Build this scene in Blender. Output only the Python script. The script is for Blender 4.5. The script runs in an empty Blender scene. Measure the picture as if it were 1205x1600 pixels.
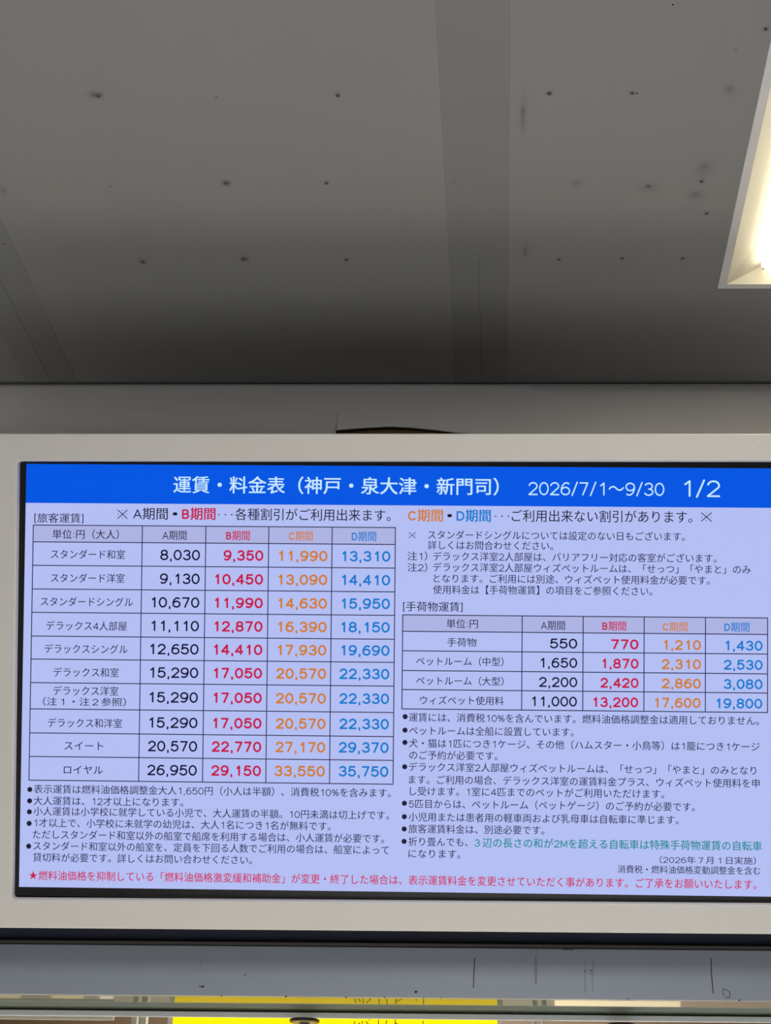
import bpy, bmesh, math, random
from mathutils import Matrix, Vector

scene = bpy.context.scene
COL = scene.collection

# ------------------------------------------------------------------ camera
cam_data = bpy.data.cameras.new('camera')
cam = bpy.data.objects.new('camera', cam_data)
COL.objects.link(cam)
cam_data.sensor_fit = 'VERTICAL'
cam_data.sensor_height = 24.0
cam_data.lens = 24.0 * 2450.0 / 1600.0
cam_data.shift_x = -(725.0 - 602.5) / 1600.0
cam_data.clip_start = 0.02
# columns: right, up, back, written in world axes (x right, y into the room, z up)
cam.matrix_world = Matrix((
    (0.99968061, -0.00149729, 0.02522756, 0.0),
    (0.02191694, -0.44564445, -0.89494172, 0.0),
    (0.01258251, 0.89520879, -0.4454693, 1.5),
    (0.0, 0.0, 0.0, 1.0)))
scene.camera = cam

# ------------------------------------------------------------------ world, lights, exposure
scene.view_settings.view_transform = 'Standard'
scene.view_settings.look = 'None'
scene.view_settings.gamma = 1.0
scene.view_settings.exposure = 0.0
scene.view_settings.use_curve_mapping = False

world = bpy.data.worlds.new('overcast_sky')
scene.world = world
world.use_nodes = True
wbg = world.node_tree.nodes['Background']
wbg.inputs['Color'].default_value = (0.80, 0.88, 1.0, 1)
wbg.inputs['Strength'].default_value = 0.12

LAMP_STRENGTH = 6.3


def area_light(name, loc, size, power, color, rot=(0, 0, 0)):
    d = bpy.data.lights.new(name, 'AREA')
    d.shape = 'RECTANGLE'
    d.size, d.size_y = size
    d.energy = power
    d.color = color
    o = bpy.data.objects.new(name, d)
    o.location = loc
    o.rotation_euler = rot
    COL.objects.link(o)
    return o


# unseen lamps added to light the hall: an overhead fill, a floor spot,
# a fill high at the rear wall, and the unseen office light
area_light('overhead_fill', (0.0, 0.4, 3.05), (0.2, 1.2), 31, (0.98, 0.985, 1.0))  # added fill overhead, lights housing and ceiling
down = bpy.data.lights.new('floor_spot', 'SPOT')  # added spot, brightens the floor so its bounce lights the ceiling
down.energy = 1140
down.spot_size = 0.7
down.spot_blend = 0.2
down.color = (0.955, 0.98, 1.0)
down_obj = bpy.data.objects.new('floor_spot', down)
down_obj.location = (0.0, 0.62, 3.0)
COL.objects.link(down_obj)
area_light('rear_fill', (0, -4.18, 2.62), (6.0, 0.78), 28, (0.86, 0.93, 1.0), (math.pi / 2, 0, 0))  # added fill behind the camera, stands in for daylight
area_light('office_light', (-0.3, 4.0, 2.66), (1.2, 1.2), 150, (1.0, 0.95, 0.86))


# ------------------------------------------------------------------ materials
def lin(c):
    return tuple((v / 255 / 12.92) if v / 255 <= 0.04045 else ((v / 255 + 0.055) / 1.055) ** 2.4 for v in c) + (1.0,)


def paint(name, rgb, rough=0.55, spec=0.4, noise=0.0, scale=8.0, bump=0.0, metallic=0.0, stretch=(1, 1, 1)):
    """Painted or metal surface; rgb is the sRGB colour of the thing itself."""
    m = bpy.data.materials.new(name)
    m.use_nodes = True
    nt = m.node_tree
    b = nt.nodes['Principled BSDF']
    b.inputs['Roughness'].default_value = rough
    b.inputs['Specular IOR Level'].default_value = spec
    b.inputs['Metallic'].default_value = metallic
    base = lin(rgb)
    if noise or bump:
        tc = nt.nodes.new('ShaderNodeTexCoord')
        mp = nt.nodes.new('ShaderNodeMapping')
        mp.inputs['Scale'].default_value = stretch
        tx = nt.nodes.new('ShaderNodeTexNoise')
        tx.inputs['Scale'].default_value = scale
        tx.inputs['Detail'].default_value = 6
        nt.links.new(tc.outputs['Object'], mp.inputs['Vector'])
        nt.links.new(mp.outputs['Vector'], tx.inputs['Vector'])
        mix = nt.nodes.new('ShaderNodeMix')
        mix.data_type = 'RGBA'
        mix.inputs[6].default_value = tuple(v * (1 - noise) for v in base[:3]) + (1,)
        mix.inputs[7].default_value = tuple(min(1, v * (1 + noise)) for v in base[:3]) + (1,)
        nt.links.new(tx.outputs['Fac'], mix.inputs[0])
        nt.links.new(mix.outputs[2], b.inputs['Base Color'])
        if bump:
            bp = nt.nodes.new('ShaderNodeBump')
            bp.inputs['Strength'].default_value = bump
            bp.inputs['Distance'].default_value = 0.002
            nt.links.new(tx.outputs['Fac'], bp.inputs['Height'])
            nt.links.new(bp.outputs['Normal'], b.inputs['Normal'])
    else:
        b.inputs['Base Color'].default_value = base
    return m


def glow(name, rgb, strength=1.0, base=(6, 6, 10), rough=0.35):
    """Lit display pixels, lamps and backlit sheets."""
    m = bpy.data.materials.new(name)
    m.use_nodes = True
    b = m.node_tree.nodes['Principled BSDF']
    b.inputs['Base Color'].default_value = lin(base)
    b.inputs['Roughness'].default_value = rough
    b.inputs['Specular IOR Level'].default_value = 0.1
    b.inputs['Emission Color'].default_value = lin(rgb)
    b.inputs['Emission Strength'].default_value = strength
    return m


def smudge_material(name, rgb, strength):
    """A dirty mark that fades out towards its own rim."""
    m = bpy.data.materials.new(name)
    m.use_nodes = True
    nt = m.node_tree
    b = nt.nodes['Principled BSDF']
    b.inputs['Base Color'].default_value = lin(rgb)
    b.inputs['Roughness'].default_value = 0.8
    tc = nt.nodes.new('ShaderNodeTexCoord')
    mp = nt.nodes.new('ShaderNodeMapping')
    mp.inputs['Location'].default_value = (-1, -1, 0)
    mp.inputs['Scale'].default_value = (2, 2, 0)
    gr = nt.nodes.new('ShaderNodeTexGradient')
    gr.gradient_type = 'QUADRATIC_SPHERE'
    nt.links.new(tc.outputs['Generated'], mp.inputs['Vector'])
    nt.links.new(mp.outputs['Vector'], gr.inputs['Vector'])
    ns = nt.nodes.new('ShaderNodeTexNoise')
    ns.inputs['Scale'].default_value = 60
    nt.links.new(tc.outputs['Object'], ns.inputs['Vector'])
    mu = nt.nodes.new('ShaderNodeMath')
    mu.operation = 'MULTIPLY'
    nt.links.new(gr.outputs['Fac'], mu.inputs[0])
    nt.links.new(ns.outputs['Fac'], mu.inputs[1])
    m2 = nt.nodes.new('ShaderNodeMath')
    m2.operation = 'MULTIPLY'
    m2.use_clamp = True
    m2.inputs[1].default_value = strength
    nt.links.new(mu.outputs[0], m2.inputs[0])
    nt.links.new(m2.outputs[0], b.inputs['Alpha'])
    return m


M = dict(
    ceiling=paint('ceiling_paint', (155, 155, 155), 0.75, 0.25, noise=0.035, scale=3.0, bump=0.03),
    strip=paint('joint_filler_paint', (146, 146, 146), 0.75, 0.25, noise=0.03, scale=4.0),
    seam=paint('joint_crack', (116, 116, 115), 0.9, 0.1),
    nail=paint('nail_spot_rust', (88, 86, 84), 0.8, 0.1),
    smudge=smudge_material('ceiling_smudge', (74, 73, 71), 0.55),
    dirt=smudge_material('ceiling_nail_dirt', (76, 74, 72), 0.8),
    facing=paint('wall_facing_vinyl', (222, 217, 213), 0.6, 0.3, noise=0.04, scale=30, bump=0.02, stretch=(1, 1, 0.15)),
    plywood=paint('bare_plywood', (105, 82, 62), 0.8, 0.2, noise=0.25, scale=14, stretch=(1, 1, 12)),
    angle=paint('angle_trim_grey', (98, 98, 100), 0.5, 0.4),
    housing=paint('housing_white_coat', (226, 222, 216), 0.45, 0.35, noise=0.02, scale=5, bump=0.01),
    dark_top=paint('housing_top_dark', (70, 66, 62), 0.9, 0.1, noise=0.15, scale=9),  # unseen top, darkened to cut light bounced onto the ceiling
    underside=paint('housing_underside_shade', (22, 26, 42), 0.7, 0.08),  # shade under the housing is put into this dark navy
    rubber=paint('black_gasket', (16, 16, 17), 0.6, 0.3),
    bead=paint('dark_bead', (92, 88, 88), 0.5, 0.4),
    bulkhead=paint('blue_grey_coated_panel', (150, 156, 168), 0.38, 0.5, noise=0.03, scale=6, stretch=(3, 1, 0.4)),
    scratch=paint('scratch_dark', (66, 66, 70), 0.8, 0.1),
    speck=paint('fly_speck', (14, 13, 13), 0.9, 0.1),
    soffit=paint('polished_soffit', (84, 94, 78), 0.04, 0.22),
    rail=paint('rail_anodised', (238, 243, 250), 0.4, 0.5),
    mullion=paint('mullion_cream', (205, 198, 182), 0.5, 0.3),
    brown=paint('office_brown_board', (62, 48, 32), 0.6, 0.3, noise=0.1, scale=5),
    beige=paint('office_beige', (190, 176, 142), 0.7, 0.2),
    cream=paint('office_cream', (238, 222, 190), 0.7, 0.2),
    taupe=paint('office_taupe', (150, 132, 118), 0.7, 0.2),
    grey=paint('office_grey', (128, 122, 112), 0.7, 0.2),
    floor=paint('floor_vinyl', (206, 203, 197), 0.5, 0.3, noise=0.06, scale=4),
    wall=paint('room_wall', (185, 182, 176), 0.7, 0.2),
    counter=paint('counter_laminate', (222, 220, 216), 0.4, 0.4),
    flange=paint('troffer_flange_white', (242, 238, 238), 0.45, 0.4),
    reflector=paint('troffer_reflector_white', (228, 221, 200), 0.45, 0.4),
    lamp=glow('troffer_lamp', (255, 246, 220), LAMP_STRENGTH, base=(240, 240, 235)),
    bezel=paint('bezel_black', (12, 12, 13), 0.3, 0.5),
    bezel_edge=paint('bezel_lower_edge', (54, 52, 52), 0.35, 0.5),
    yellow=glow('backlit_yellow', (252, 216, 0), 1.0, base=(230, 200, 20)),
    signframe=paint('sign_frame_cream', (236, 226, 206), 0.5, 0.3),
    mark=paint('sign_lettering_black', (26, 26, 22), 0.6, 0.2),
    cap=paint('cap_black', (24, 22, 24), 0.4, 0.5),
    capface=paint('cap_grey_face', (150, 146, 150), 0.5, 0.4),
    screen=glow('screen_lavender', (179, 190, 243)),
    header=glow('screen_header_cell', (173, 179, 226)),
    blue=glow('screen_banner_blue', (0, 86, 226)),
    rule=glow('screen_rule', (44, 44, 78)),
)
INK = {
    'title': glow('ink_title', (196, 232, 255)), 'black': glow('ink_black', (26, 26, 48)),
    'ink': glow('ink_table', (28, 30, 66)), 'navy': glow('ink_navy', (16, 18, 50)),
    'note': glow('ink_note', (34, 38, 74)), 'red': glow('ink_red', (196, 28, 74)),
    'crimson': glow('ink_crimson', (205, 28, 82)), 'orange': glow('ink_orange', (208, 124, 50)),
    'blue': glow('ink_blue', (22, 122, 206)), 'teal': glow('ink_teal', (14, 138, 148)),
}


# ------------------------------------------------------------------ helpers
def obj(name, bm, mat, parent=None):
    me = bpy.data.meshes.new(name)
    bmesh.ops.recalc_face_normals(bm, faces=bm.faces)
    bm.to_mesh(me)
    bm.free()
    me.materials.append(mat)
    o = bpy.data.objects.new(name, me)
    COL.objects.link(o)
    if parent:
        o.parent = parent
    return o


def box(bm, x0, x1, y0, y1, z0, z1):
    vs = [bm.verts.new((x, y, z)) for x in (x0, x1) for y in (y0, y1) for z in (z0, z1)]
    for f in ((0, 1, 3, 2), (4, 6, 7, 5), (0, 4, 5, 1), (2, 3, 7, 6), (0, 2, 6, 4), (1, 5, 7, 3)):
        bm.faces.new([vs[i] for i in f])


def box_obj(name, b, mat, parent=None, bevel=0.0):
    bm = bmesh.new()
    box(bm, *b)
    if bevel:
        bmesh.ops.bevel(bm, geom=list(bm.edges), offset=bevel, segments=2, profile=0.5, affect='EDGES')
    return obj(name, bm, mat, parent)


def prism(bm, poly, x0, x1):
    """poly of (y, z) points swept along x."""
    a = [bm.verts.new((x0, y, z)) for y, z in poly]
    b = [bm.verts.new((x1, y, z)) for y, z in poly]
    n = len(poly)
    bm.faces.new(a)
    bm.faces.new(list(reversed(b)))
    for i in range(n):
        bm.faces.new((a[i], b[i], b[(i + 1) % n], a[(i + 1) % n]))


def lathe(bm, cx, cy, prof, seg=32):
    """prof of (radius, z) turned about a vertical axis."""
    rings = []
    for r, z in prof:
        rings.append([bm.verts.new((cx + r * math.cos(2 * math.pi * k / seg), cy + r * math.sin(2 * math.pi * k / seg), z)) for k in range(seg)])
    for a, b in zip(rings, rings[1:]):
        for k in range(seg):
            bm.faces.new((a[k], a[(k + 1) % seg], b[(k + 1) % seg], b[k]))
    bm.faces.new(rings[0])
    bm.faces.new(list(reversed(rings[-1])))


def thing(name, label, cat, loc=(0, 0, 0), group=None):
    o = bpy.data.objects.new(name, None)
    COL.objects.link(o)
    o.location = loc
    o['label'] = label
    o['category'] = cat
    if group:
        o['group'] = group
    return o


def struct(name, label=None):
    o = bpy.data.objects.new(name, None)
    COL.objects.link(o)
    o['kind'] = 'structure'
    if label:
        o['label'] = label
    return o


# ------------------------------------------------------------------ writing on the screen: place, text, left, right, middle, size (mm), ink, weight
TEXTS = [
    ('banner', '運賃・料金表（神戸・泉大津・新門司）', -364.83, 161.09, 307.16, 29.55, 'title', 0.012),
    ('banner', '2026/7/1～9/30', 208.82, 426.67, 305.52, 29.24, 'title', 0),
    ('banner', '1/2', 458.48, 515.91, 307.13, 36.94, 'title', 0),
    ('note', '※', -455.21, -438.65, 259.65, 20.52, 'black', 0),
    ('note', 'A期間', -429.49, -373.31, 260.17, 21.03, 'black', 0.006),
    ('note', '・', -365.4, -357.61, 259.93, 22.57, 'black', 0.02),
    ('note', 'B期間', -350.34, -295.8, 260.5, 21.55, 'red', 0.02),
    ('note', '・', -291.74, -288.84, 259.69, 9.23, 'black', 0),
    ('note', '・', -281.36, -278.46, 259.77, 9.23, 'black', 0),
    ('note', '・', -270.99, -268.08, 259.84, 9.23, 'black', 0),
    ('note', '各種割引がご利用出来ます。', -264.14, -12.69, 260.23, 21.03, 'black', 0.004),
    ('note', 'C期間', 15.38, 71.76, 260.45, 21.55, 'orange', 0.02),
    ('note', '・', 78.57, 86.29, 260.2, 22.57, 'black', 0.02),
    ('note', 'D期間', 93.5, 148.77, 260.67, 21.55, 'blue', 0.02),
    ('note', '・', 154.84, 157.72, 260.2, 9.23, 'black', 0),
    ('note', '・', 165.12, 168.0, 260.27, 9.23, 'black', 0),
    ('note', '・', 175.4, 178.28, 260.34, 9.23, 'black', 0),
    ('note', 'ご利用出来ない割引があります。', 182.29, 471.48, 260.86, 21.03, 'black', 0.004),
    ('note', '※', 485.27, 502.73, 261.71, 20.52, 'black', 0),
    ('note', '[旅客運賃]', -590.37, -510.33, 252.2, 16.93, 'black', 0.0),
    ('passenger', '単位:円（大人）', -560.38, -452.3, 226.3, 16.42, 'ink', 0),
    ('passenger', 'A期間', -381.55, -342.37, 225.79, 16.93, 'ink', 0.0),
    ('passenger', 'B期間', -278.22, -239.86, 226.02, 16.93, 'red', 0.01),
    ('passenger', 'C期間', -176.67, -137.87, 226.04, 16.93, 'orange', 0.01),
    ('passenger', 'D期間', -75.03, -35.58, 226.26, 16.93, 'blue', 0.01),
    ('passenger', 'スタンダード和室', -562.43, -441.91, 193.84, 16.01, 'ink', 0.0),
    ('passenger', 'スタンダード洋室', -561.78, -441.84, 155.48, 16.01, 'ink', 0.0),
    ('passenger', 'スタンダードシングル', -577.8, -427.84, 117.26, 16.01, 'ink', 0.0),
    ('passenger', 'デラックス4人部屋', -568.07, -436.91, 78.47, 16.01, 'ink', 0.0),
    ('passenger', 'デラックスシングル', -570.03, -435.31, 41.26, 16.01, 'ink', 0.0),
    ('passenger', 'デラックス和室', -554.93, -449.15, 3.69, 16.01, 'ink', 0.0),
    ('passenger', 'デラックス洋室', -554.94, -449.21, -26.14, 16.01, 'ink', 0.0),
    ('passenger', 'デラックス和洋室', -562.79, -442.4, -77.72, 16.01, 'ink', 0.0),
    ('passenger', 'スイート', -535.38, -472.31, -114.17, 16.01, 'ink', 0.0),
    ('passenger', 'ロイヤル', -535.77, -472.32, -152.72, 16.01, 'ink', 0.0),
    ('passenger', '（注１・注２参照）', -571.18, -436.7, -43.53, 14.36, 'ink', 0),
    ('passenger', '8,030', -384.62, -320.03, 194.45, 23.6, 'navy', 0),
    ('passenger', '9,130', -384.69, -320.09, 156.15, 23.6, 'navy', 0),
    ('passenger', '10,670', -397.42, -320.15, 117.95, 23.6, 'navy', 0),
    ('passenger', '11,110', -397.07, -320.21, 80.14, 23.6, 'navy', 0),
    ('passenger', '12,650', -398.59, -320.27, 42.78, 23.6, 'navy', 0),
    ('passenger', '15,290', -398.03, -320.33, 5.05, 23.6, 'navy', 0),
    ('passenger', '15,290', -398.48, -320.39, -34.6, 23.6, 'navy', 0),
    ('passenger', '15,290', -398.3, -320.45, -75.22, 23.6, 'navy', 0),
    ('passenger', '20,570', -399.91, -320.51, -112.83, 23.6, 'navy', 0),
    ('passenger', '26,950', -400.38, -320.57, -151.12, 23.6, 'navy', 0),
    ('passenger', '9,350', -282.06, -217.5, 194.4, 23.6, 'red', 0.012),
    ('passenger', '10,450', -294.93, -217.46, 156.09, 23.6, 'red', 0.012),
    ('passenger', '11,990', -294.94, -217.41, 117.98, 23.6, 'red', 0.012),
    ('passenger', '12,870', -294.95, -217.36, 80.21, 23.6, 'red', 0.012),
    ('passenger', '14,410', -295.49, -217.32, 42.89, 23.6, 'red', 0.012),
    ('passenger', '17,050', -294.99, -217.27, 5.21, 23.6, 'red', 0.012),
    ('passenger', '17,050', -294.97, -217.23, -34.39, 23.6, 'red', 0.012),
    ('passenger', '17,050', -295.05, -217.18, -74.97, 23.6, 'red', 0.012),
    ('passenger', '22,770', -297.03, -217.13, -112.55, 23.6, 'red', 0.012),
    ('passenger', '29,150', -297.24, -217.09, -150.79, 23.6, 'red', 0.012),
    ('passenger', '11,990', -192.03, -113.75, 194.41, 23.6, 'orange', 0.014),
    ('passenger', '13,090', -192.61, -113.8, 156.19, 23.6, 'orange', 0.014),
    ('passenger', '14,630', -192.26, -113.86, 118.12, 23.6, 'orange', 0.014),
    ('passenger', '16,390', -192.23, -113.91, 80.39, 23.6, 'orange', 0.014),
    ('passenger', '17,930', -192.3, -113.96, 43.12, 23.6, 'orange', 0.014),
    ('passenger', '20,570', -194.53, -114.01, 5.46, 23.6, 'orange', 0.014),
    ('passenger', '20,570', -194.58, -114.07, -34.1, 23.6, 'orange', 0.014),
    ('passenger', '20,570', -194.09, -114.13, -74.63, 23.6, 'orange', 0.014),
    ('passenger', '27,170', -194.16, -114.18, -112.16, 23.6, 'orange', 0.014),
    ('passenger', '33,550', -195.45, -114.24, -150.37, 23.6, 'orange', 0.014),
    ('passenger', '13,310', -89.99, -12.38, 194.67, 23.6, 'blue', 0.008),
    ('passenger', '14,410', -90.0, -12.38, 156.49, 23.6, 'blue', 0.008),
    ('passenger', '15,950', -90.01, -12.37, 118.46, 23.6, 'blue', 0.008),
    ('passenger', '18,150', -90.34, -12.36, 80.77, 23.6, 'blue', 0.008),
    ('passenger', '19,690', -89.85, -12.36, 43.54, 23.6, 'blue', 0.008),
    ('passenger', '22,330', -92.64, -12.35, 5.91, 23.6, 'blue', 0.008),
    ('passenger', '22,330', -92.33, -12.34, -33.6, 23.6, 'blue', 0.008),
    ('passenger', '22,330', -91.9, -12.34, -74.09, 23.6, 'blue', 0.008),
    ('passenger', '29,370', -92.43, -12.33, -111.58, 23.6, 'blue', 0.008),
    ('passenger', '35,750', -92.03, -12.33, -149.73, 23.6, 'blue', 0.008),
    ('note', '[手荷物運賃]', 8.77, 104.42, 114.02, 16.93, 'black', 0.0),
    ('baggage', '単位:円', 78.84, 129.27, 87.15, 15.9, 'ink', 0),
    ('baggage', 'A期間', 230.29, 268.69, 85.86, 16.42, 'ink', 0),
    ('baggage', 'B期間', 328.43, 366.34, 85.69, 16.42, 'red', 0.01),
    ('baggage', 'C期間', 424.74, 464.2, 85.31, 16.42, 'orange', 0.01),
    ('baggage', 'D期間', 522.88, 562.88, 85.67, 16.42, 'blue', 0.01),
    ('baggage', '手荷物', 80.11, 127.03, 57.54, 15.18, 'ink', 0.0),
    ('baggage', 'ペットルーム（中型）', 30.64, 170.73, 26.81, 15.18, 'ink', 0.0),
    ('baggage', 'ペットルーム（大型）', 30.91, 170.95, -4.38, 15.18, 'ink', 0.0),
    ('baggage', 'ウィズペット使用料', 37.55, 171.37, -35.51, 15.18, 'ink', 0.0),
    ('baggage', '550', 244.8, 288.49, 57.38, 22.06, 'navy', 0),
    ('baggage', '1,650', 230.14, 288.65, 26.55, 22.06, 'navy', 0),
    ('baggage', '2,200', 227.77, 288.81, -4.19, 22.06, 'navy', 0),
    ('baggage', '11,000', 216.7, 288.46, -35.05, 22.06, 'navy', 0),
    ('baggage', '770', 342.46, 386.37, 57.03, 22.06, 'red', 0.012),
    ('baggage', '1,870', 328.81, 386.49, 26.25, 22.06, 'red', 0.012),
    ('baggage', '2,420', 325.79, 386.61, -4.47, 22.06, 'red', 0.012),
    ('baggage', '13,200', 314.81, 386.22, -35.3, 22.06, 'red', 0.012),
    ('baggage', '1,210', 426.67, 485.78, 56.84, 22.06, 'orange', 0.014),
    ('baggage', '2,310', 423.41, 485.85, 26.13, 22.06, 'orange', 0.014),
    ('baggage', '2,860', 423.51, 485.93, -4.53, 22.06, 'orange', 0.014),
    ('baggage', '17,600', 412.71, 485.5, -35.33, 22.06, 'orange', 0.014),
    ('baggage', '1,430', 524.97, 583.86, 56.71, 22.06, 'blue', 0.008),
    ('baggage', '2,530', 522.19, 583.89, 26.04, 22.06, 'blue', 0.008),
    ('baggage', '3,080', 522.25, 583.93, -4.6, 22.06, 'blue', 0.008),
    ('baggage', '19,800', 510.92, 583.45, -35.37, 22.06, 'blue', 0.008),
    ('note', '※', 16.38, 28.34, 229.09, 13.34, 'note', 0.0),
    ('note', 'スタンダードシングルについては設定のない日もございます。', 47.91, 459.72, 229.53, 15.39, 'note', 0.0),
    ('note', '詳しくはお問合わせください。', 47.85, 249.02, 213.03, 15.39, 'note', 0.0),
    ('note', '注1）', 15.04, 46.97, 195.19, 15.39, 'note', 0.0),
    ('note', 'デラックス洋室2人部屋は、バリアフリー対応の客室がございます。', 56.45, 510.43, 195.05, 15.39, 'note', 0.0),
    ('note', '注2）', 15.2, 47.13, 176.99, 15.39, 'note', 0.0),
    ('note', 'デラックス洋室2人部屋ウィズペットルームは、「せっつ」「やまと」のみ', 56.6, 564.79, 177.52, 15.39, 'note', 0.0),
    ('note', 'となります。ご利用には別途、ウィズペット使用料金が必要です。', 57.57, 499.8, 159.64, 15.39, 'note', 0.0),
    ('note', '使用料金は【手荷物運賃】の項目をご参照ください。', 56.69, 408.01, 141.63, 15.39, 'note', 0.0),
    ('note', '運賃には、消費税10%を含んでいます。燃料油価格調整金は適用しておりません。', 19.62, 578.31, -63.11, 15.39, 'note', 0.0),
    ('note', 'ペットルームは全船に設置しています。', 20.33, 283.41, -84.21, 15.39, 'note', 0.0),
    ('note', '犬・猫は1匹につき1ケージ、その他（ハムスター・小鳥等）は1籠につき1ケージ', 19.99, 579.37, -104.33, 15.39, 'note', 0.0),
    ('note', 'のご予約が必要です。', 20.98, 162.05, -123.28, 15.39, 'note', 0.0),
    ('note', 'デラックス洋室2人部屋ウィズペットルームは、「せっつ」「やまと」のみとなり', 20.33, 574.05, -142.07, 15.39, 'note', 0.0),
    ('note', 'ます。ご利用の場合、デラックス洋室の運賃料金プラス、ウィズペット使用料を申', 20.51, 579.44, -162.26, 15.39, 'note', 0.0),
    ('note', 'し受けます。1室に4匹までのペットがご利用いただけます。', 22.22, 427.96, -180.69, 15.39, 'note', 0.0),
    ('note', '5匹目からは、ペットルーム（ペットゲージ）のご予約が必要です。', 20.65, 476.77, -200.73, 15.39, 'note', 0.0),
    ('note', '小児用または患者用の軽車両および乳母車は自転車に準じます。', 20.64, 450.94, -221.68, 15.39, 'note', 0.0),
    ('note', '旅客運賃料金は、別途必要です。', 20.5, 237.46, -240.53, 15.39, 'note', 0.0),
    ('note', '折り畳んでも、', 20.68, 115.51, -260.77, 15.39, 'note', 0.0),
    ('note', 'になります。', 21.06, 103.91, -279.82, 15.39, 'note', 0.0),
    ('note', '３辺の長さの和が2Mを超える自転車は特殊手荷物運賃の自転車', 126.25, 583.1, -261.29, 16.42, 'teal', 0.01),
    ('note', '（2026年７月１日実施）', 421.2, 573.72, -284.59, 12.83, 'note', 0.0),
    ('note', '消費税・燃料油価格変動調整金を含む', 354.53, 580.72, -300.32, 13.85, 'note', 0.0),
    ('note', '表示運賃は燃料油価格調整金大人1,650円（小人は半額）、消費税10%を含みます。', -583.49, -8.21, -184.12, 15.39, 'note', 0.0),
    ('note', '大人運賃は、12才以上になります。', -583.69, -341.75, -202.82, 15.39, 'note', 0.0),
    ('note', '小人運賃は小学校に就学している小児で、大人運賃の半額。10円未満は切上げです。', -583.4, -10.74, -219.56, 15.39, 'note', 0.0),
    ('note', '1才以上で、小学校に未就学の幼児は、大人1名につき1名が無料です。', -581.83, -103.94, -237.97, 15.39, 'note', 0.0),
    ('note', 'ただしスタンダード和室以外の船室で船席を利用する場合は、小人運賃が必要です。', -583.89, -18.08, -256.73, 15.39, 'note', 0.0),
    ('note', 'スタンダード和室以外の船室を、定員を下回る人数でご利用の場合は、船室によって', -582.95, -10.22, -274.92, 15.39, 'note', 0.0),
    ('note', '貸切料が必要です。詳しくはお問い合わせください。', -583.25, -229.73, -293.32, 15.39, 'note', 0.0),
    ('note', '★燃料油価格を抑制している「燃料油価格激変緩和補助金」が変更・終了した場合は、表示運賃料金を変更させていただく事があります。ご了承をお願いいたします。', -589.17, 574.57, -322.06, 16.42, 'crimson', 0.006),
]
DOTS = [(13.65, -61.66), (13.67, -83.21), (13.68, -102.81), (13.71, -141.56), (13.76, -199.61), (13.78, -220.98), (13.79, -240.5), (13.81, -260.22), (-590.14, -184.53), (-590.19, -202.76), (-590.24, -220.27), (-590.29, -238.8), (-590.39, -275.2)]
PASSENGER_GRID = ([-591.89, -414.3, -311.17, -209.2, -106.77, -4.76], [241.19, 213.97, 175.97, 137.82, 100.07, 61.84, 24.79, -13.15, -55.3, -93.82, -131.68, -169.61])
BAGGAGE_GRID = ([8.33, 200.15, 297.76, 395.21, 492.98, 591.82], [101.08, 74.75, 43.58, 12.04, -18.41, -49.34])


# ------------------------------------------------------------------ room shell
ZC = 3.0704          # ceiling height
YW = 2.600           # face of the wall and of the bulkhead panel
YB = 2.7420          # plane of the service window under the bulkhead
ZS = 1.9226           # underside of the bulkhead
XL, XR, YF = -3.2, 3.2, -4.2

flo = box_obj('floor', (XL, XR, YF, 5.2, -0.1, 0.0), M['floor'])
flo['kind'] = 'structure'
flo['label'] = 'pale vinyl floor of the hall and office'
rear = struct('wall_rear', 'plain pale rear wall of the hall below a high window band')
box_obj('lower_wall', (XL, XR, YF - 0.12, YF, 0.0, 2.20), M['wall'], rear)
box_obj('window_sill', (XL, XR, YF - 0.12, YF + 0.03, 2.20, 2.23), M['mullion'], rear)
for k in range(7):
    x = -2.7 + 0.9 * k
    box_obj('window_post', (x - 0.02, x + 0.02, YF - 0.06, YF - 0.02, 2.23, ZC), M['mullion'], rear)
for nm, x0, x1 in (('wall_left', XL - 0.12, XL), ('wall_right', XR, XR + 0.12)):
    w = box_obj(nm, (x0, x1, YF, 5.3, 0, ZC + 0.1), M['wall'])
    w['kind'] = 'structure'
    w['label'] = 'plain pale side wall of the hall'

# ceiling: boards with filled joints between them, a cut-out for the light
ceil = struct('ceiling', 'grey painted board ceiling with filled joints and nail spots')
LX0, LX1, LY0, LY1 = 0.372, 0.632, 1.010, 2.2765        # light opening
JOINTS = [-0.0425 + 0.8345 * k for k in range(-3, 4)]
edges = [XL] + JOINTS + [XR]
for a, b in zip(edges, edges[1:]):
    spans = [(a, b, YF, YW)]
    if a < LX0 and b > LX1:
        e = 0.008
        spans = [(a, LX0 + e, YF, YW), (LX1 - e, b, YF, YW), (LX0 + e, LX1 - e, YF, LY0 + e), (LX0 + e, LX1 - e, LY1 - e, YW)]
    for x0, x1, y0, y1 in spans:
        box_obj('ceiling_board', (x0, x1, y0, y1, ZC, ZC + 0.012), M['ceiling'], ceil)
box_obj('ceiling_backing', (XL, XR, YF, YW + 0.1, ZC + 0.09, ZC + 0.11), M['plywood'], ceil)
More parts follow.
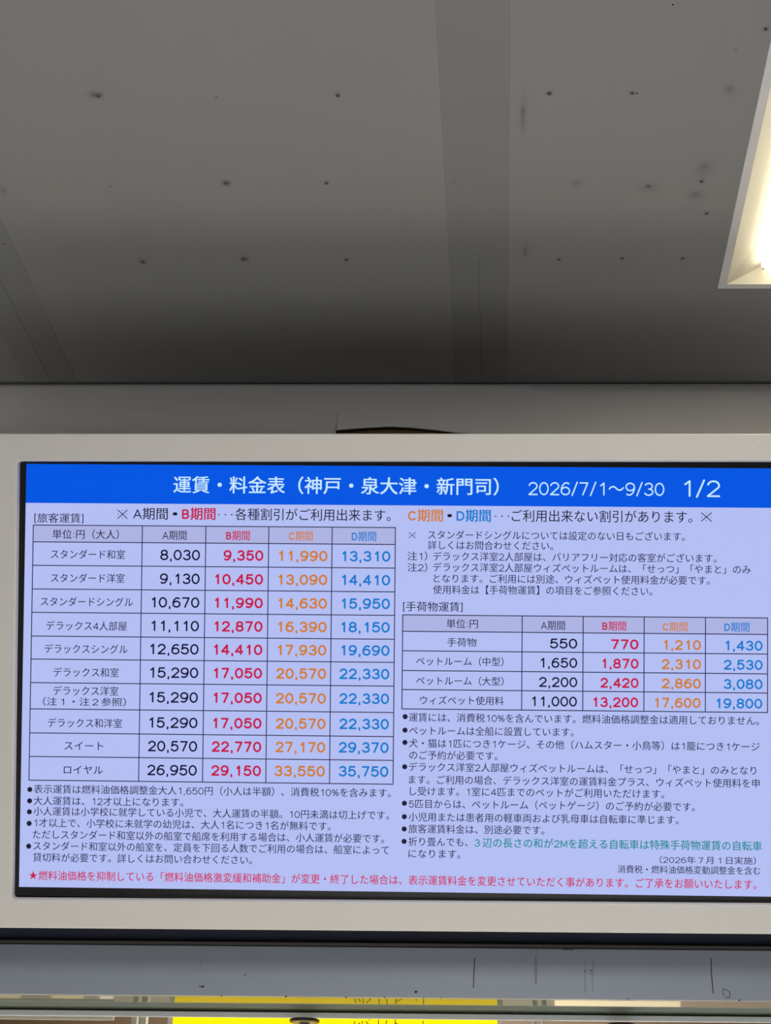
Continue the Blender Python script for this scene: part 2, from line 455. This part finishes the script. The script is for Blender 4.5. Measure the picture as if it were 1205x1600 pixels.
for j in JOINTS:
    bm = bmesh.new()
    n = 26                                               # feathered hand-laid edges
    rnd = random.Random(int(j * 1000))
    L, Rr = [], []
    for i in range(n + 1):
        y = YF + (YW - YF) * i / n
        L.append((j - 0.0505 + rnd.uniform(-0.0008, 0.0008), y))
        Rr.append((j + 0.0505 + rnd.uniform(-0.0008, 0.0008), y))
    va = [bm.verts.new((x, y, ZC - 0.0007)) for x, y in L]
    vb = [bm.verts.new((x, y, ZC - 0.0007)) for x, y in Rr]
    va2 = [bm.verts.new((x - 0.0006, y, ZC + 0.0005)) for x, y in L]
    vb2 = [bm.verts.new((x + 0.0006, y, ZC + 0.0005)) for x, y in Rr]
    for i in range(n):
        bm.faces.new((va[i], va[i + 1], vb[i + 1], vb[i]))
        bm.faces.new((va2[i], va2[i + 1], va[i + 1], va[i]))
        bm.faces.new((vb[i], vb[i + 1], vb2[i + 1], vb2[i]))
    st = obj('joint_strip', bm, M['strip'], ceil)
    st['label'] = 'slightly darker filled joint between ceiling boards'
    box_obj('hairline_crack', (j - 0.0004, j + 0.0004, 2.19, YW, ZC - 0.0011, ZC - 0.0005), M['seam'], st)


def disc(name, x, y, rx, ry, mat, parent, z=ZC - 0.0012, seg=20):
    bm = bmesh.new()
    vs = [bm.verts.new((rx * math.cos(2 * math.pi * k / seg), ry * math.sin(2 * math.pi * k / seg), 0)) for k in range(seg)]
    bm.faces.new(vs)
    o = obj(name, bm, mat, parent)
    o.location = (x, y, z)
    return o


# nail heads in rows, some under a smudge of filler and dirt
NAILS = [(-0.597, 1.781, 9), (-0.423, 1.785, 4), (-0.244, 1.783, 6), (0.066, 1.781, 6), (0.187, 1.781, 7), (-0.626, 1.992, 5),
         (-0.441, 1.985, 9), (-0.281, 1.986, 6), (0.228, 1.996, 4), (0.311, 1.985, 7), (-0.617, 2.197, 7),
         (-0.444, 2.19, 8), (-0.268, 2.191, 6), (0.093, 2.192, 7), (0.2, 2.189, 7), (0.302, 2.19, 7), (-0.398, 2.404, 5), (-0.238, 2.402, 4),
         (0.362, 1.653, 7), (0.326, 1.694, 5), (0.328, 2.067, 6), (0.115, 2.404, 4), (0.25, 2.41, 4), (-0.08, 1.985, 4)]
for x, y, s in NAILS:
    disc('nail_spot', x, y, s * 0.0013, s * 0.0012, M['dirt'], ceil, ZC - 0.0010)
    if s >= 6:
        disc('nail_head', x, y, 0.0026, 0.0024, M['nail'], ceil, ZC - 0.0014, 12)
for x, y, rx, ry in ((0.115, 1.989, 0.019, 0.015), (-0.604, 1.779, 0.022, 0.014), (-0.441, 1.986, 0.013, 0.012), (-0.802, 2.002, 0.012, 0.020),
                     (0.028, 1.825, 0.009, 0.075), (0.328, 1.775, 0.016, 0.018), (0.311, 1.952, 0.022, 0.030), (0.305, 2.02, 0.025, 0.02),
                     (0.036, 2.17, 0.010, 0.04), (-0.617, 2.195, 0.014, 0.018), (-0.440, 2.188, 0.014, 0.014), (0.066, 1.781, 0.010, 0.008),
                     (0.23, 2.0, 0.03, 0.02)):
    disc('smudge_mark', x, y, rx, ry, M['smudge'], ceil, ZC - 0.0008, 28)
for x, y in ((-0.842, 2.143), (0.229, 1.605), (0.194, 1.781)):
    disc('pin_hole', x, y, 0.0013, 0.0017, M['speck'], ceil, ZC - 0.0015, 10)

# upper wall: facing sheet over plywood, torn and lifted above the display
wall = struct('wall_front', 'grey faced wall and bulkhead that carry the fare display')
box_obj('plywood_backing', (XL, XR, YW + 0.006, YW + 0.018, 2.0, ZC), M['plywood'], wall)
SLIT = -0.318
prof = [(SLIT, 2.9640), (-0.3150, 2.9637), (-0.2950, 2.9661), (-0.2585, 2.9696), (-0.2158, 2.9724), (-0.1792, 2.9710), (-0.1303, 2.9662), (-0.0936, 2.9613), (-0.0571, 2.9580), (-0.02, 2.950), (0.05, 2.90), (0.12, 2.70), (1.0, 2.70), (XR, 2.70)]
bm = bmesh.new()
NZ = 14
cols = []
for x, zb in prof:
    col = []
    for i in range(NZ + 1):
        f = i / NZ
        z = (ZC - 0.002) + (zb - ZC + 0.002) * f
        cl = max(0.0, 1 - (x - SLIT) / 0.26)                # curls most at the torn corner
        dy = -0.006 * cl * max(0.0, (f - 0.57) / 0.43) ** 2
        col.append(bm.verts.new((x, YW + dy, z)))
    cols.append(col)
left_in, left_out = [], []                               # left of the cut: joined above it, free below
for i in range(NZ + 1):
    top = cols[0][8].co.z
    z = cols[0][i].co.z if i <= 8 else top + (2.70 - top) * (i - 8) / (NZ - 8)
    left_in.append(cols[0][i] if i <= 8 else bm.verts.new((SLIT - 0.0014, YW, z)))
    left_out.append(bm.verts.new((XL, YW, z)))
for i in range(NZ):
    bm.faces.new((left_out[i], left_out[i + 1], left_in[i + 1], left_in[i]))
for a, b in zip(cols, cols[1:]):
    for i in range(NZ):
        bm.faces.new((a[i], a[i + 1], b[i + 1], b[i]))
sheet = obj('facing_sheet', bm, M['facing'], wall)
sheet['label'] = 'grey facing sheet torn and lifted above the display'
for p in sheet.data.polygons:
    p.use_smooth = True
sol = sheet.modifiers.new('thickness', 'SOLIDIFY')
sol.thickness = 0.0022
sol.offset = -1

# angle trim in the corner between ceiling and wall
bm = bmesh.new()
prism(bm, [(YW - 0.010, ZC), (YW, ZC), (YW, ZC - 0.0005), (YW - 0.0095, ZC - 0.0022)], XL, XR)
tr = obj('trim_1', bm, M['angle'])
tr['kind'] = 'structure'
tr['label'] = 'thin grey angle trim where the ceiling meets the wall'

# bulkhead under the display
box_obj('bulkhead_panel', (XL, XR, YW, YW + 0.012, ZS, 2.0018), M['bulkhead'], wall, 0.0008)
box_obj('gasket', (XL, XR, YW + 0.001, YW + 0.012, 2.0018, 2.0195), M['rubber'], wall)
box_obj('bead', (XL, XR, YW - 0.002, YW + 0.004, 2.0036, 2.0078), M['bead'], wall)
box_obj('soffit', (XL, XR, YW + 0.012, YB + 0.02, ZS, ZS + 0.01), M['soffit'], wall)


def stroke(name, pts, w, mat, parent, y):
    """A thin raised mark on a wall face through (x, z) points."""
    bm = bmesh.new()
    for (x0, z0), (x1, z1) in zip(pts, pts[1:]):
        d = Vector((x1 - x0, z1 - z0)).normalized() * w / 2
        n = Vector((-d.y, d.x))
        q = [(x0 - d.x + n.x, z0 - d.y + n.y), (x1 + d.x + n.x, z1 + d.y + n.y), (x1 + d.x - n.x, z1 + d.y - n.y), (x0 - d.x - n.x, z0 - d.y - n.y)]
        a = [bm.verts.new((x, y, z)) for x, z in q]
        b = [bm.verts.new((x, y + 0.0004, z)) for x, z in q]
        bm.faces.new(a)
        for i in range(4):
            bm.faces.new((a[i], b[i], b[(i + 1) % 4], a[(i + 1) % 4]))
    return obj(name, bm, mat, parent)


YM = YW - 0.0004
M['scuff'] = paint('scuff_pale', (136, 141, 151), 0.8, 0.1)
stroke('scratch', [(-0.0455, 1.985), (-0.0465, 1.965), (-0.0472, 1.940)], 0.0016, M['scratch'], wall, YM)
stroke('scratch', [(0.0535, 1.990), (0.0535, 1.948)], 0.0040, M['scuff'], wall, YM)
stroke('scratch', [(0.3365, 1.988), (0.3362, 1.960), (0.3371, 1.934)], 0.0016, M['scratch'], wall, YM)
stroke('scratch', [(0.1328, 1.985), (0.1330, 1.972)], 0.0011, M['scuff'], wall, YM)
stroke('scratch', [(0.1463, 1.987), (0.1460, 1.960)], 0.0013, M['scuff'], wall, YM)
stroke('scratch', [(0.1325, 1.968), (0.1318, 1.936), (0.1345, 1.932)], 0.0011, M['scuff'], wall, YM)
stroke('scratch', [(0.1360, 1.964), (0.1440, 1.963), (0.1450, 1.935)], 0.0011, M['scuff'], wall, YM)
stroke('scratch', [(-0.4914, 1.981), (-0.4912, 1.968)], 0.0010, M['scuff'], wall, YM)
stroke('scratch', [(0.3535, 1.9295), (0.3533, 1.9405), (0.3600, 1.9385), (0.3640, 1.9350), (0.3632, 1.9270), (0.3560, 1.9280)], 0.0009, M['scratch'], wall, YM)


def speck(x, z, r, parent=wall, legs=()):
    bm = bmesh.new()
    vs = [bm.verts.new((x + r * math.cos(k * math.pi / 5), YM - 0.0003, z + 0.8 * r * math.sin(k * math.pi / 5))) for k in range(10)]
    bm.faces.new(vs)
    o = obj('speck', bm, M['speck'], parent)
    for p in legs:
        stroke('speck_leg', p, 0.0006, M['speck'], o, YM)


speck(-0.4845, 1.9368, 0.0020, legs=([(-0.4845, 1.9368), (-0.4905, 1.9352)], [(-0.4865, 1.9360), (-0.4910, 1.9385)]))
speck(-0.4175, 1.9561, 0.0012)
speck(-0.1397, 1.9315, 0.0021, legs=([(-0.1397, 1.9315), (-0.1365, 1.9330)],))
for x, z, r in ((0.1332, 1.9668, 0.0012), (0.1428, 1.9678, 0.0012), (0.200, 1.9235, 0.0012), (-0.453, 1.9222, 0.0012), (-0.349, 1.9222, 0.0016), (-0.252, 1.9222, 0.0014), (-0.190, 1.9225, 0.0012), (-0.127, 1.9225, 0.0010), (-0.100, 1.9225, 0.0010), (0.378, 1.9232, 0.0016), (0.128, 1.997, 0.0010), (0.055, 1.9995, 0.0010)):
    speck(x, z, r)
stroke('scratch', [(0.098, 2.0006), (0.108, 2.0004), (0.114, 1.9998)], 0.0009, M['speck'], wall, YM)

# service window under the bulkhead
win = struct('window_1', 'service window frame below the bulkhead')
box_obj('seal', (XL, XR, YB + 0.0006, YB + 0.02, 1.9200, ZS), M['rubber'], win)
box_obj('head_rail', (XL, XR, YB, YB + 0.0045, 1.9106, 1.9200), M['rail'], win, 0.0008)
for x0, x1 in ((-0.6287, -0.6206), (-0.6140, -0.6040), (0.0504, 0.0586), (0.0657, 0.0740), (-1.25, -1.235), (0.90, 0.915)):
    box_obj('mullion', (x0, x1, YB + 0.005, YB + 0.024, 1.0201, 1.9200), M['mullion'], win)
box_obj('lip', (-1.6, -0.66, YB + 0.006, YB + 0.012, 1.9055, 1.9130), M['mullion'], win)

counter = thing('service_counter', 'pale laminate service counter under the bulkhead', 'counter', (0, 2.65, 0))
box_obj('worktop', (XL + 0.02, XR - 0.02, -0.33, 0.30, 0.985, 1.02), M['counter'], counter, 0.003)
box_obj('front_panel', (XL + 0.02, XR - 0.02, -0.22, -0.19, 0.001, 0.985), M['counter'], counter)

# office behind the window
ow = struct('wall_back', 'office back wall of coloured boards seen through the service window')
box_obj('upper_board', (XL, XR, 5.0, 5.05, 1.9, 2.7), M['brown'], ow)
spans = [(XL, -1.497, 'beige'), (-1.497, -1.401, 'grey'), (-1.401, -1.301, 'beige'), (-1.301, -1.251, 'grey'), (-1.251, -1.207, 'mullion'), (-1.207, 0.160, 'grey'),
         (0.160, 0.546, 'cream'), (0.546, XR, 'taupe')]
for x0, x1, mt in spans:
    box_obj('wall_board', (x0, x1, 5.0, 5.05, 0.0, 1.9), M[mt], ow)
oc = box_obj('ceiling_office', (XL, XR, YB + 0.03, 5.05, 2.7, 2.72), M['brown'])
oc['kind'] = 'structure'
oc['label'] = 'brown office ceiling beyond the service window'

# backlit yellow sign hanging in the window
sign = thing('backlit_sign', 'backlit yellow sign board with cream frame in the service window', 'sign', (-0.2834, YB + 0.009, 1.7110))
hw = 0.2836
box_obj('light_panel', (-hw + 0.0085, hw - 0.0095, 0.000, 0.010, -0.30, 0.2025), M['yellow'], sign)
for b in ((-hw, -hw + 0.0085, -0.003, 0.012, -0.30, 0.2060), (hw - 0.0095, hw, -0.003, 0.012, -0.30, 0.2060), (-hw, hw, -0.003, 0.012, 0.2025, 0.2060), (-hw, hw, -0.003, 0.012, -0.309, -0.30)):
    box_obj('frame', b, M['signframe'], sign, 0.0008)
for pts in ([(0.0335, 0.196), (0.0310, 0.184)], [(0.0400, 0.1845), (0.0380, 0.190), (0.0420, 0.194)], [(0.0465, 0.197), (0.0465, 0.184)],
            [(0.0525, 0.196), (0.0590, 0.190), (0.0520, 0.187)], [(0.0735, 0.199), (0.0735, 0.184)], [(0.0735, 0.187), (0.0850, 0.187), (0.0875, 0.198)],
            [(0.1020, 0.2015), (0.1020, 0.182)], [(0.1030, 0.194), (0.1160, 0.187), (0.1030, 0.186)], [(0.1370, 0.192), (0.1350, 0.186)], [(0.1490, 0.198), (0.1490, 0.186)], [(0.0580, 0.1995), (0.0580, 0.1985)]):
    bm_o = stroke('lettering', pts, 0.0014, M['mark'], sign, -0.0008)

# two stands with round caps before the window
for x, z, lab in ((-0.3285, 1.9005, 'black rimmed round cap on a stem before the yellow sign'), (0.1953, 1.8975, 'black rimmed round cap on a stem beside the cream board')):
    st = thing('capped_stand', lab, 'stand', (x, YB - 0.045, 1.021), 'capped stands on the counter')
    h = z - 1.021
    bm = bmesh.new()
    lathe(bm, 0, 0, [(0.0238, h - 0.0036), (0.0250, h - 0.0025), (0.0250, h + 0.0005), (0.0235, h + 0.0014), (0.004, h + 0.0016)])
    obj('cap', bm, M['cap'], st)
    bm = bmesh.new()
    lathe(bm, 0, 0, [(0.0205, h - 0.0040), (0.0205, h - 0.0034)])
    obj('cap_face', bm, M['capface'], st)
    bm = bmesh.new()
    lathe(bm, 0, 0, [(0.005, 0.012), (0.005, h - 0.020), (0.006, h - 0.009), (0.010, h - 0.0036)], 20)
    obj('stem', bm, M['cap'], st)
    bm = bmesh.new()
    lathe(bm, 0, 0, [(0.05, 0.0), (0.05, 0.008), (0.012, 0.0125)])
    obj('base', bm, M['cap'], st)

# ------------------------------------------------------------------ recessed ceiling light
lt = thing('ceiling_light', 'recessed white ceiling light with bright lamp and sloped reflectors', 'light', (0, 0, ZC))
ix0, ix1, iy0, iy1 = 0.3855, 0.6185, 1.0235, 2.2640
zf = -0.0025
bm = bmesh.new()
for b in ((LX0, ix0, LY0, LY1), (ix1, LX1, LY0, LY1), (ix0, ix1, LY0, iy0), (ix0, ix1, iy1, LY1)):
    box(bm, *b, zf, 0.0)
obj('flange', bm, M['flange'], lt)
H = 0.025
outer = [(ix0, iy0), (ix1, iy0), (ix1, iy1), (ix0, iy1)]
cxm = (ix0 + ix1) / 2
mx = lambda x: 2 * cxm - x
my = lambda y: iy0 + iy1 - y
pL, pE = (0.4332, 2.156), (0.4436, 2.251)


def facet(name, pts):
    bm = bmesh.new()
    bm.faces.new([bm.verts.new(p) for p in pts])
    o = obj(name, bm, M['reflector'], lt)
    s = o.modifiers.new('sheet', 'SOLIDIFY')
    s.thickness = 0.0006
    s.offset = 0
    return o


L1, L2 = (pL[0], pL[1], H), (pL[0], my(pL[1]), H)
R1, R2 = (mx(pL[0]), pL[1], H), (mx(pL[0]), my(pL[1]), H)
E1, E2 = (pE[0], pE[1], H), (mx(pE[0]), pE[1], H)
F1, F2 = (pE[0], my(pE[1]), H), (mx(pE[0]), my(pE[1]), H)
o00, o10, o11, o01 = [(x, y, zf) for x, y in outer]
facet('reflector_side', [o00, o01, L1, L2])
facet('reflector_side', [o10, R2, R1, o11])
facet('reflector_end', [o01, o11, E2, E1])
facet('reflector_end', [o00, F1, F2, o10])
for c, a, b in ((o01, L1, E1), (o11, E2, R1), (o00, F1, L2), (o10, R2, F2)):
    facet('reflector_corner', [c, a, b])
facet('lamp_tray', [L1, E1, E2, R1, R2, F2, F1, L2])
bm = bmesh.new()
lx0, lx1 = 0.4425, mx(0.4425)
prof = [(lx0, 0.0245), (lx0, 0.012), (lx0 + 0.010, 0.006), (cxm, 0.002), (lx1 - 0.010, 0.006), (lx1, 0.012), (lx1, 0.0245)]
ya, yb = my(2.233), 2.233
va = [bm.verts.new((x, ya, z)) for x, z in prof]
vb = [bm.verts.new((x, yb, z)) for x, z in prof]
for i in range(len(prof) - 1):
    bm.faces.new((va[i], va[i + 1], vb[i + 1], vb[i]))
bm.faces.new(va)
bm.faces.new(vb)
obj('lamp', bm, M['lamp'], lt)
box_obj('lamp_clip', (lx0 + 0.002, lx0 + 0.012, 2.234, 2.240, 0.012, 0.0245), M['capface'], lt)

# ------------------------------------------------------------------ display housing, tilted down towards the hall
TILT = 0.4268710
C0 = Vector((-0.17033829, 2.36719359, 2.38080895))       # middle of the screen
U = Vector((1, 0, 0))
V = Vector((0, -math.sin(TILT), math.cos(TILT)))
N = U.cross(V)
house = thing('display_housing', 'off white tilted housing around the fare display', 'display housing', C0)
house.matrix_world = Matrix(((U.x, V.x, N.x, C0.x), (U.y, V.y, N.y, C0.y), (U.z, V.z, N.z, C0.z), (0, 0, 0, 1)))
HU, VT, VB = 0.735, 0.3912, -0.3987
OU, OT, OB = 0.6130, 0.3472, -0.3530
FZ, BZ = 0.018, -0.012


def ring(inner, outer, z):
    return [(inner[0], z), (outer[0], z)]


bm = bmesh.new()


def rect(u0, u1, v0, v1, z, r=0.0):
    if not r:
        return [bm.verts.new(p) for p in ((u0, v0, z), (u1, v0, z), (u1, v1, z), (u0, v1, z))]
    out = []
    for cx, cy, a0 in ((u0 + r, v0 + r, math.pi), (u1 - r, v0 + r, 1.5 * math.pi), (u1 - r, v1 - r, 0), (u0 + r, v1 - r, 0.5 * math.pi)):
        for k in range(4):
            a = a0 + k * math.pi / 6
            out.append(bm.verts.new((cx + r * math.cos(a), cy + r * math.sin(a), z)))
    return out


def bridge(a, b):
    n = len(a)
    for i in range(n):
        bm.faces.new((a[i], a[(i + 1) % n], b[(i + 1) % n], b[i]))


R_ = 0.0045
o_front = rect(-HU, HU, VB, VT, FZ - 0.0018, R_)
o_soft = rect(-HU + 0.0012, HU - 0.0012, VB + 0.0012, VT - 0.0012, FZ, R_)
i_soft = rect(-OU - 0.0018, OU + 0.0018, OB - 0.0018, OT + 0.0018, FZ, R_ + 0.0012)
i_front = rect(-OU, OU, OB, OT, FZ - 0.0018, R_)
i_back = rect(-OU, OU, OB, OT, FZ - 0.016, R_)
o_back = rect(-HU, HU, VB, VT, FZ - 0.016, R_)
bridge(o_front, o_soft)
bridge(o_soft, i_soft)
bridge(i_soft, i_front)
bridge(i_front, i_back)
bridge(i_back, o_back)
bridge(o_back, o_front)
obj('front_frame', bm, M['housing'], house)


def to_local(p):
    d = Vector(p) - C0
    return (d.dot(U), d.dot(V), d.dot(N))


def wedge(name, yz, mat, x0, x1):
    bm = bmesh.new()
    a = [bm.verts.new(to_local((x0, y, z))) for y, z in yz]
    b = [bm.verts.new(to_local((x1, y, z))) for y, z in yz]
    n = len(yz)
    bm.faces.new(a)
    bm.faces.new(b)
    for i in range(n):
        bm.faces.new((a[i], b[i], b[(i + 1) % n], a[(i + 1) % n]))
    return obj(name, bm, mat, house)


def face_pt(v, n):
    p = C0 + V * v + N * n
    return p.y, p.z


hx0, hx1 = C0.x - HU, C0.x + HU
fb = face_pt(VB, FZ - 0.003)
fbi = face_pt(VB + 0.010, FZ - 0.016)
ft = face_pt(VT, FZ - 0.016)
fti = face_pt(VT - 0.012, FZ - 0.016)
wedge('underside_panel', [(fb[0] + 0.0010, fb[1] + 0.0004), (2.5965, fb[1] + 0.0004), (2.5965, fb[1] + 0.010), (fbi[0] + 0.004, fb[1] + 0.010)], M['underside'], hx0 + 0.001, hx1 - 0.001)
wedge('top_panel', [ft, (2.5965, 2.700), (2.5965, 2.690), fti], M['dark_top'], hx0 + 0.001, hx1 - 0.001)
wedge('back_panel', [(2.5895, fb[1] + 0.010), (2.5965, fb[1] + 0.010), (2.5965, 2.690), (2.5895, 2.690)], M['housing'], hx0 + 0.001, hx1 - 0.001)
for x0, x1 in ((hx0 + 0.001, hx0 + 0.011), (hx1 - 0.011, hx1 - 0.001)):
    bq = face_pt(VB + 0.012, FZ - 0.016)
    tq = face_pt(VT - 0.014, FZ - 0.016)
    wedge('side_panel', [bq, (2.5890, fb[1] + 0.0105), (2.5890, 2.6895), tq], M['housing'], x0, x1)
for u, v, r in ((0.566, 0.369, 0.0022), (0.527, 0.376, 0.0016), (-0.37, 0.372, 0.0012)):
    bm = bmesh.new()
    bm.faces.new([bm.verts.new((u + r * math.cos(k * math.pi / 4), v + 0.6 * r * math.sin(k * math.pi / 4), FZ + 0.0003)) for k in range(8)])
    obj('chip_mark', bm, M['flange'], house)

# ------------------------------------------------------------------ the display itself
ROLL = -0.005372665
tv = thing('fare_display', 'large lit wall display with blue headed passenger fare table', 'display', C0)
tv.matrix_world = house.matrix_world @ Matrix.Rotation(ROLL, 4, 'Z')
W2, H2 = 0.6050, 0.3403
bm = bmesh.new()
for b in ((-W2 - 0.010, -W2, -H2 - 0.0135, H2 + 0.010), (W2, W2 + 0.010, -H2 - 0.0135, H2 + 0.010), (-W2, W2, H2, H2 + 0.010), (-W2, W2, -H2 - 0.0125, -H2)):
    box(bm, *b, -0.004, 0.0008)
bz = obj('bezel', bm, M['bezel'], tv)
box_obj('bezel_edge', (-W2 - 0.008, W2 + 0.008, -H2 - 0.0135, -H2 - 0.0125, -0.003, 0.0012), M['bezel_edge'], tv)
box_obj('indicator', (-0.052, -0.030, -H2 - 0.0131, -H2 - 0.0125, 0.0, 0.0016), M['bezel_edge'], tv)
box_obj('back_case', (-W2 - 0.006, W2 + 0.006, -H2 - 0.008, H2 + 0.006, -0.045, -0.0045), M['bezel'], tv)
scr = box_obj('screen_panel', (-W2, W2, -H2, H2, -0.004, 0.0), M['screen'], tv)


def flat(name, b, mat, parent, z):
    return box_obj(name, (b[0], b[1], b[2], b[3], z, z + 0.00005), mat, parent)


banner = flat('title_banner', (-W2, W2, 0.2770, H2), M['blue'], tv, 0.0001)


def grid_table(name, us, vs):
    us = [u / 1000 for u in us]
    vs = [v / 1000 for v in vs]
    w = 0.00078
    bm = bmesh.new()
    for u in us:
        box(bm, u - w, u + w, vs[-1] - w, vs[0] + w, 0.00025, 0.0003)
    for v in vs:
        box(bm, us[0] - w, us[-1] + w, v - w, v + w, 0.00025, 0.0003)
    t = obj(name, bm, M['rule'], tv)
    for a, b in zip(us, us[1:]):
        flat('header_cell', (a, b, vs[1], vs[0]), M['header'], t, 0.0001)
    return t


PARENTS = {
    'banner': banner,
    'passenger': grid_table('passenger_fare_table', *PASSENGER_GRID),
    'baggage': grid_table('baggage_fare_table', *BAGGAGE_GRID),
    'note': scr,
}


def arc(cx, cy, rx, ry, a0, a1):
    n = max(4, int(abs(a1 - a0) / 14))
    return [(cx + rx * math.cos(math.radians(a0 + (a1 - a0) * k / n)), cy + ry * math.sin(math.radians(a0 + (a1 - a0) * k / n))) for k in range(n + 1)]


# round-ended single-line letters: width in cap heights, then centre lines in a unit box
SIX = [arc(.5, .31, .5, .31, 0, 360), arc(.62, .36, .62, .64, 180, 62)]
LETTERS = {
    '0': (.78, [arc(.5, .5, .5, .5, 0, 360)]),
    '1': (.36, [[(0, .78), (1, 1), (1, 0)]]),
    '2': (.76, [arc(.5, .71, .48, .29, 168, -28) + [(0, 0), (1, 0)]]),
    '3': (.77, [arc(.5, .755, .43, .245, 155, -90), arc(.5, .265, .5, .265, 80, -158)]),
    '4': (.80, [[(.74, 0), (.74, 1), (0, .27), (1, .27)]]),
    '5': (.76, [[(.9, 1), (.17, 1), (.07, .50)] + arc(.48, .33, .52, .33, 135, -155)]),
    '6': (.77, SIX),
    '7': (.72, [[(0, 1), (1, 1), (.36, 0)]]),
    '8': (.77, [arc(.5, .765, .43, .235, 0, 360), arc(.5, .265, .5, .265, 0, 360)]),
    '9': (.77, [[(1 - x, 1 - y) for x, y in s] for s in SIX]),
    ',': (.16, [[(.9, .03), (.1, -.17)]]),
    '/': (.52, [[(0, -.06), (1, 1.06)]]),
    '%': (1.0, [arc(.19, .74, .19, .24, 0, 360), arc(.81, .26, .19, .24, 0, 360), [(.2, 0), (.8, 1)]]),
    ':': (.12, [[(.5, .70), (.5, .74)], [(.5, .16), (.5, .20)]]),
    '[': (.24, [[(1, 1.12), (0, 1.12), (0, -.14), (1, -.14)]]),
    ']': (.24, [[(0, 1.12), (1, 1.12), (1, -.14), (0, -.14)]]),
    'A': (.88, [[(0, 0), (.5, 1), (1, 0)], [(.17, .33), (.83, .33)]]),
    'B': (.76, [[(0, 0), (0, 1)] + arc(.56, .76, .36, .24, 90, -90) + [(0, .52)], [(0, .52)] + arc(.58, .26, .42, .26, 90, -90) + [(0, 0)]]),
    'C': (.88, [arc(.52, .5, .52, .5, 42, 318)]),
    'D': (.82, [[(0, 0), (0, 1)] + arc(.42, .5, .58, .5, 90, -90) + [(0, 0)]]),
    '※': (1.12, [[(0, 0), (1, 1)], [(0, 1), (1, 0)], [(.49, .96), (.51, .96)], [(.49, .04), (.51, .04)], [(.05, .49), (.05, .51)], [(.95, .49), (.95, .51)]]),
    'M': (.90, [[(0, 0), (0, 1), (.5, .15), (1, 1), (1, 0)]]),
}
ADVANCE = {',': .40, '/': .62, '%': 1.12, ':': .42, '[': .40, ']': .40, 'A': .98, 'B': .95, 'C': 1.0, 'D': .98, 'M': 1.05, '※': 1.38}
CAP = 0.725


def ribbon(pts, r, verts, faces):
    """A flat stroke of half width r with round ends and joints."""
    for (x0, y0), (x1, y1) in zip(pts, pts[1:]):
        l = math.hypot(x1 - x0, y1 - y0)
        if l < 1e-6:
            continue
        nx, ny = -(y1 - y0) / l * r, (x1 - x0) / l * r
        i = len(verts)
        verts += [(x0 + nx, y0 + ny), (x1 + nx, y1 + ny), (x1 - nx, y1 - ny), (x0 - nx, y0 - ny)]
        faces.append((i, i + 1, i + 2, i + 3))
    for x, y in pts:
        i = len(verts)
        verts += [(x + r * math.cos(k * math.pi / 5), y + r * math.sin(k * math.pi / 5)) for k in range(10)]
        faces.append(tuple(range(i, i + 10)))


font_curve = bpy.data.curves.new('lettering_source', 'FONT')
font_curve.resolution_u = 3
font_obj = bpy.data.objects.new('lettering_source', font_curve)
COL.objects.link(font_obj)
GLYPHS = {}


def glyph(ch):
    if ch not in GLYPHS:
        font_curve.body = ch
        bpy.context.view_layer.update()
        me = bpy.data.meshes.new_from_object(font_obj.evaluated_get(bpy.context.evaluated_depsgraph_get()))
        GLYPHS[ch] = ([(q.co.x, q.co.y - 0.342) for q in me.vertices], [tuple(p.vertices) for p in me.polygons])
        bpy.data.meshes.remove(me)
    return GLYPHS[ch]


def write(text, u0, u1, v, size, colour, weight, parent, t):
    verts, faces = [], []
    pen = 0.0
    for ch in text:
        half = chr(ord(ch) - 0xFEE0) if '\uff10' <= ch <= '\uff19' else ch
        if half in LETTERS:
            w, strokes = LETTERS[half]
            adv = ADVANCE.get(half, .87) * CAP if half == ch else 1.0
            w *= CAP
            r = t * CAP / 2
            x0 = pen + (adv - w) / 2
            for s in strokes:
                ribbon([(x0 + r + x * (w - 2 * r), -CAP / 2 + r + y * (CAP - 2 * r)) for x, y in s], r, verts, faces)
        else:
            adv = 1.0
            gv, gf = glyph(ch)
            shifts = [(0, 0)] if weight <= 0 else [(-weight, 0), (weight, 0)] if weight < .006 else [(-weight, -.5 * weight), (weight, -.5 * weight), (-weight, .5 * weight), (weight, .5 * weight)]
            for dx, dy in shifts:
                i = len(verts)
                verts += [(pen + x + dx, y + dy) for x, y in gv]
                faces += [tuple(i + k for k in f) for f in gf]
        pen += adv
    a = min(x for x, y in verts)
    k = (u1 - u0) / 1000 / (max(x for x, y in verts) - a)
    s = size / 1000
    me = bpy.data.meshes.new('lettering')
    me.from_pydata([(u0 / 1000 + (x - a) * k, v / 1000 + y * s, 0.0004) for x, y in verts], [], faces)
    me.materials.append(INK[colour])
    o = bpy.data.objects.new('lettering', me)
    COL.objects.link(o)
    o.parent = parent
    return o


STROKE = {'navy': .15, 'red': .18, 'orange': .175, 'blue': .17, 'title': .105, 'black': .12, 'crimson': .13, 'teal': .13}
for grp, text, u0, u1, v, size, colour, weight in TEXTS:
    write(text, u0, u1, v, size, colour, 0 if text == '※' else weight or (.005 if grp != 'banner' else 0), PARENTS[grp], .09 if text == '※' else STROKE.get(colour, .115))
bpy.data.objects.remove(font_obj)
dot_mesh = None
for u, v in DOTS:
    if dot_mesh is None:
        bm = bmesh.new()
        bm.faces.new([bm.verts.new((0.0041 * math.cos(k * math.pi / 10), 0.0041 * math.sin(k * math.pi / 10), 0.0004)) for k in range(20)])
        d = obj('bullet_dot', bm, INK['black'], scr)
        dot_mesh = d.data
    else:
        d = bpy.data.objects.new('bullet_dot', dot_mesh)
        COL.objects.link(d)
        d.parent = scr
    d.location = (u / 1000, v / 1000, 0)
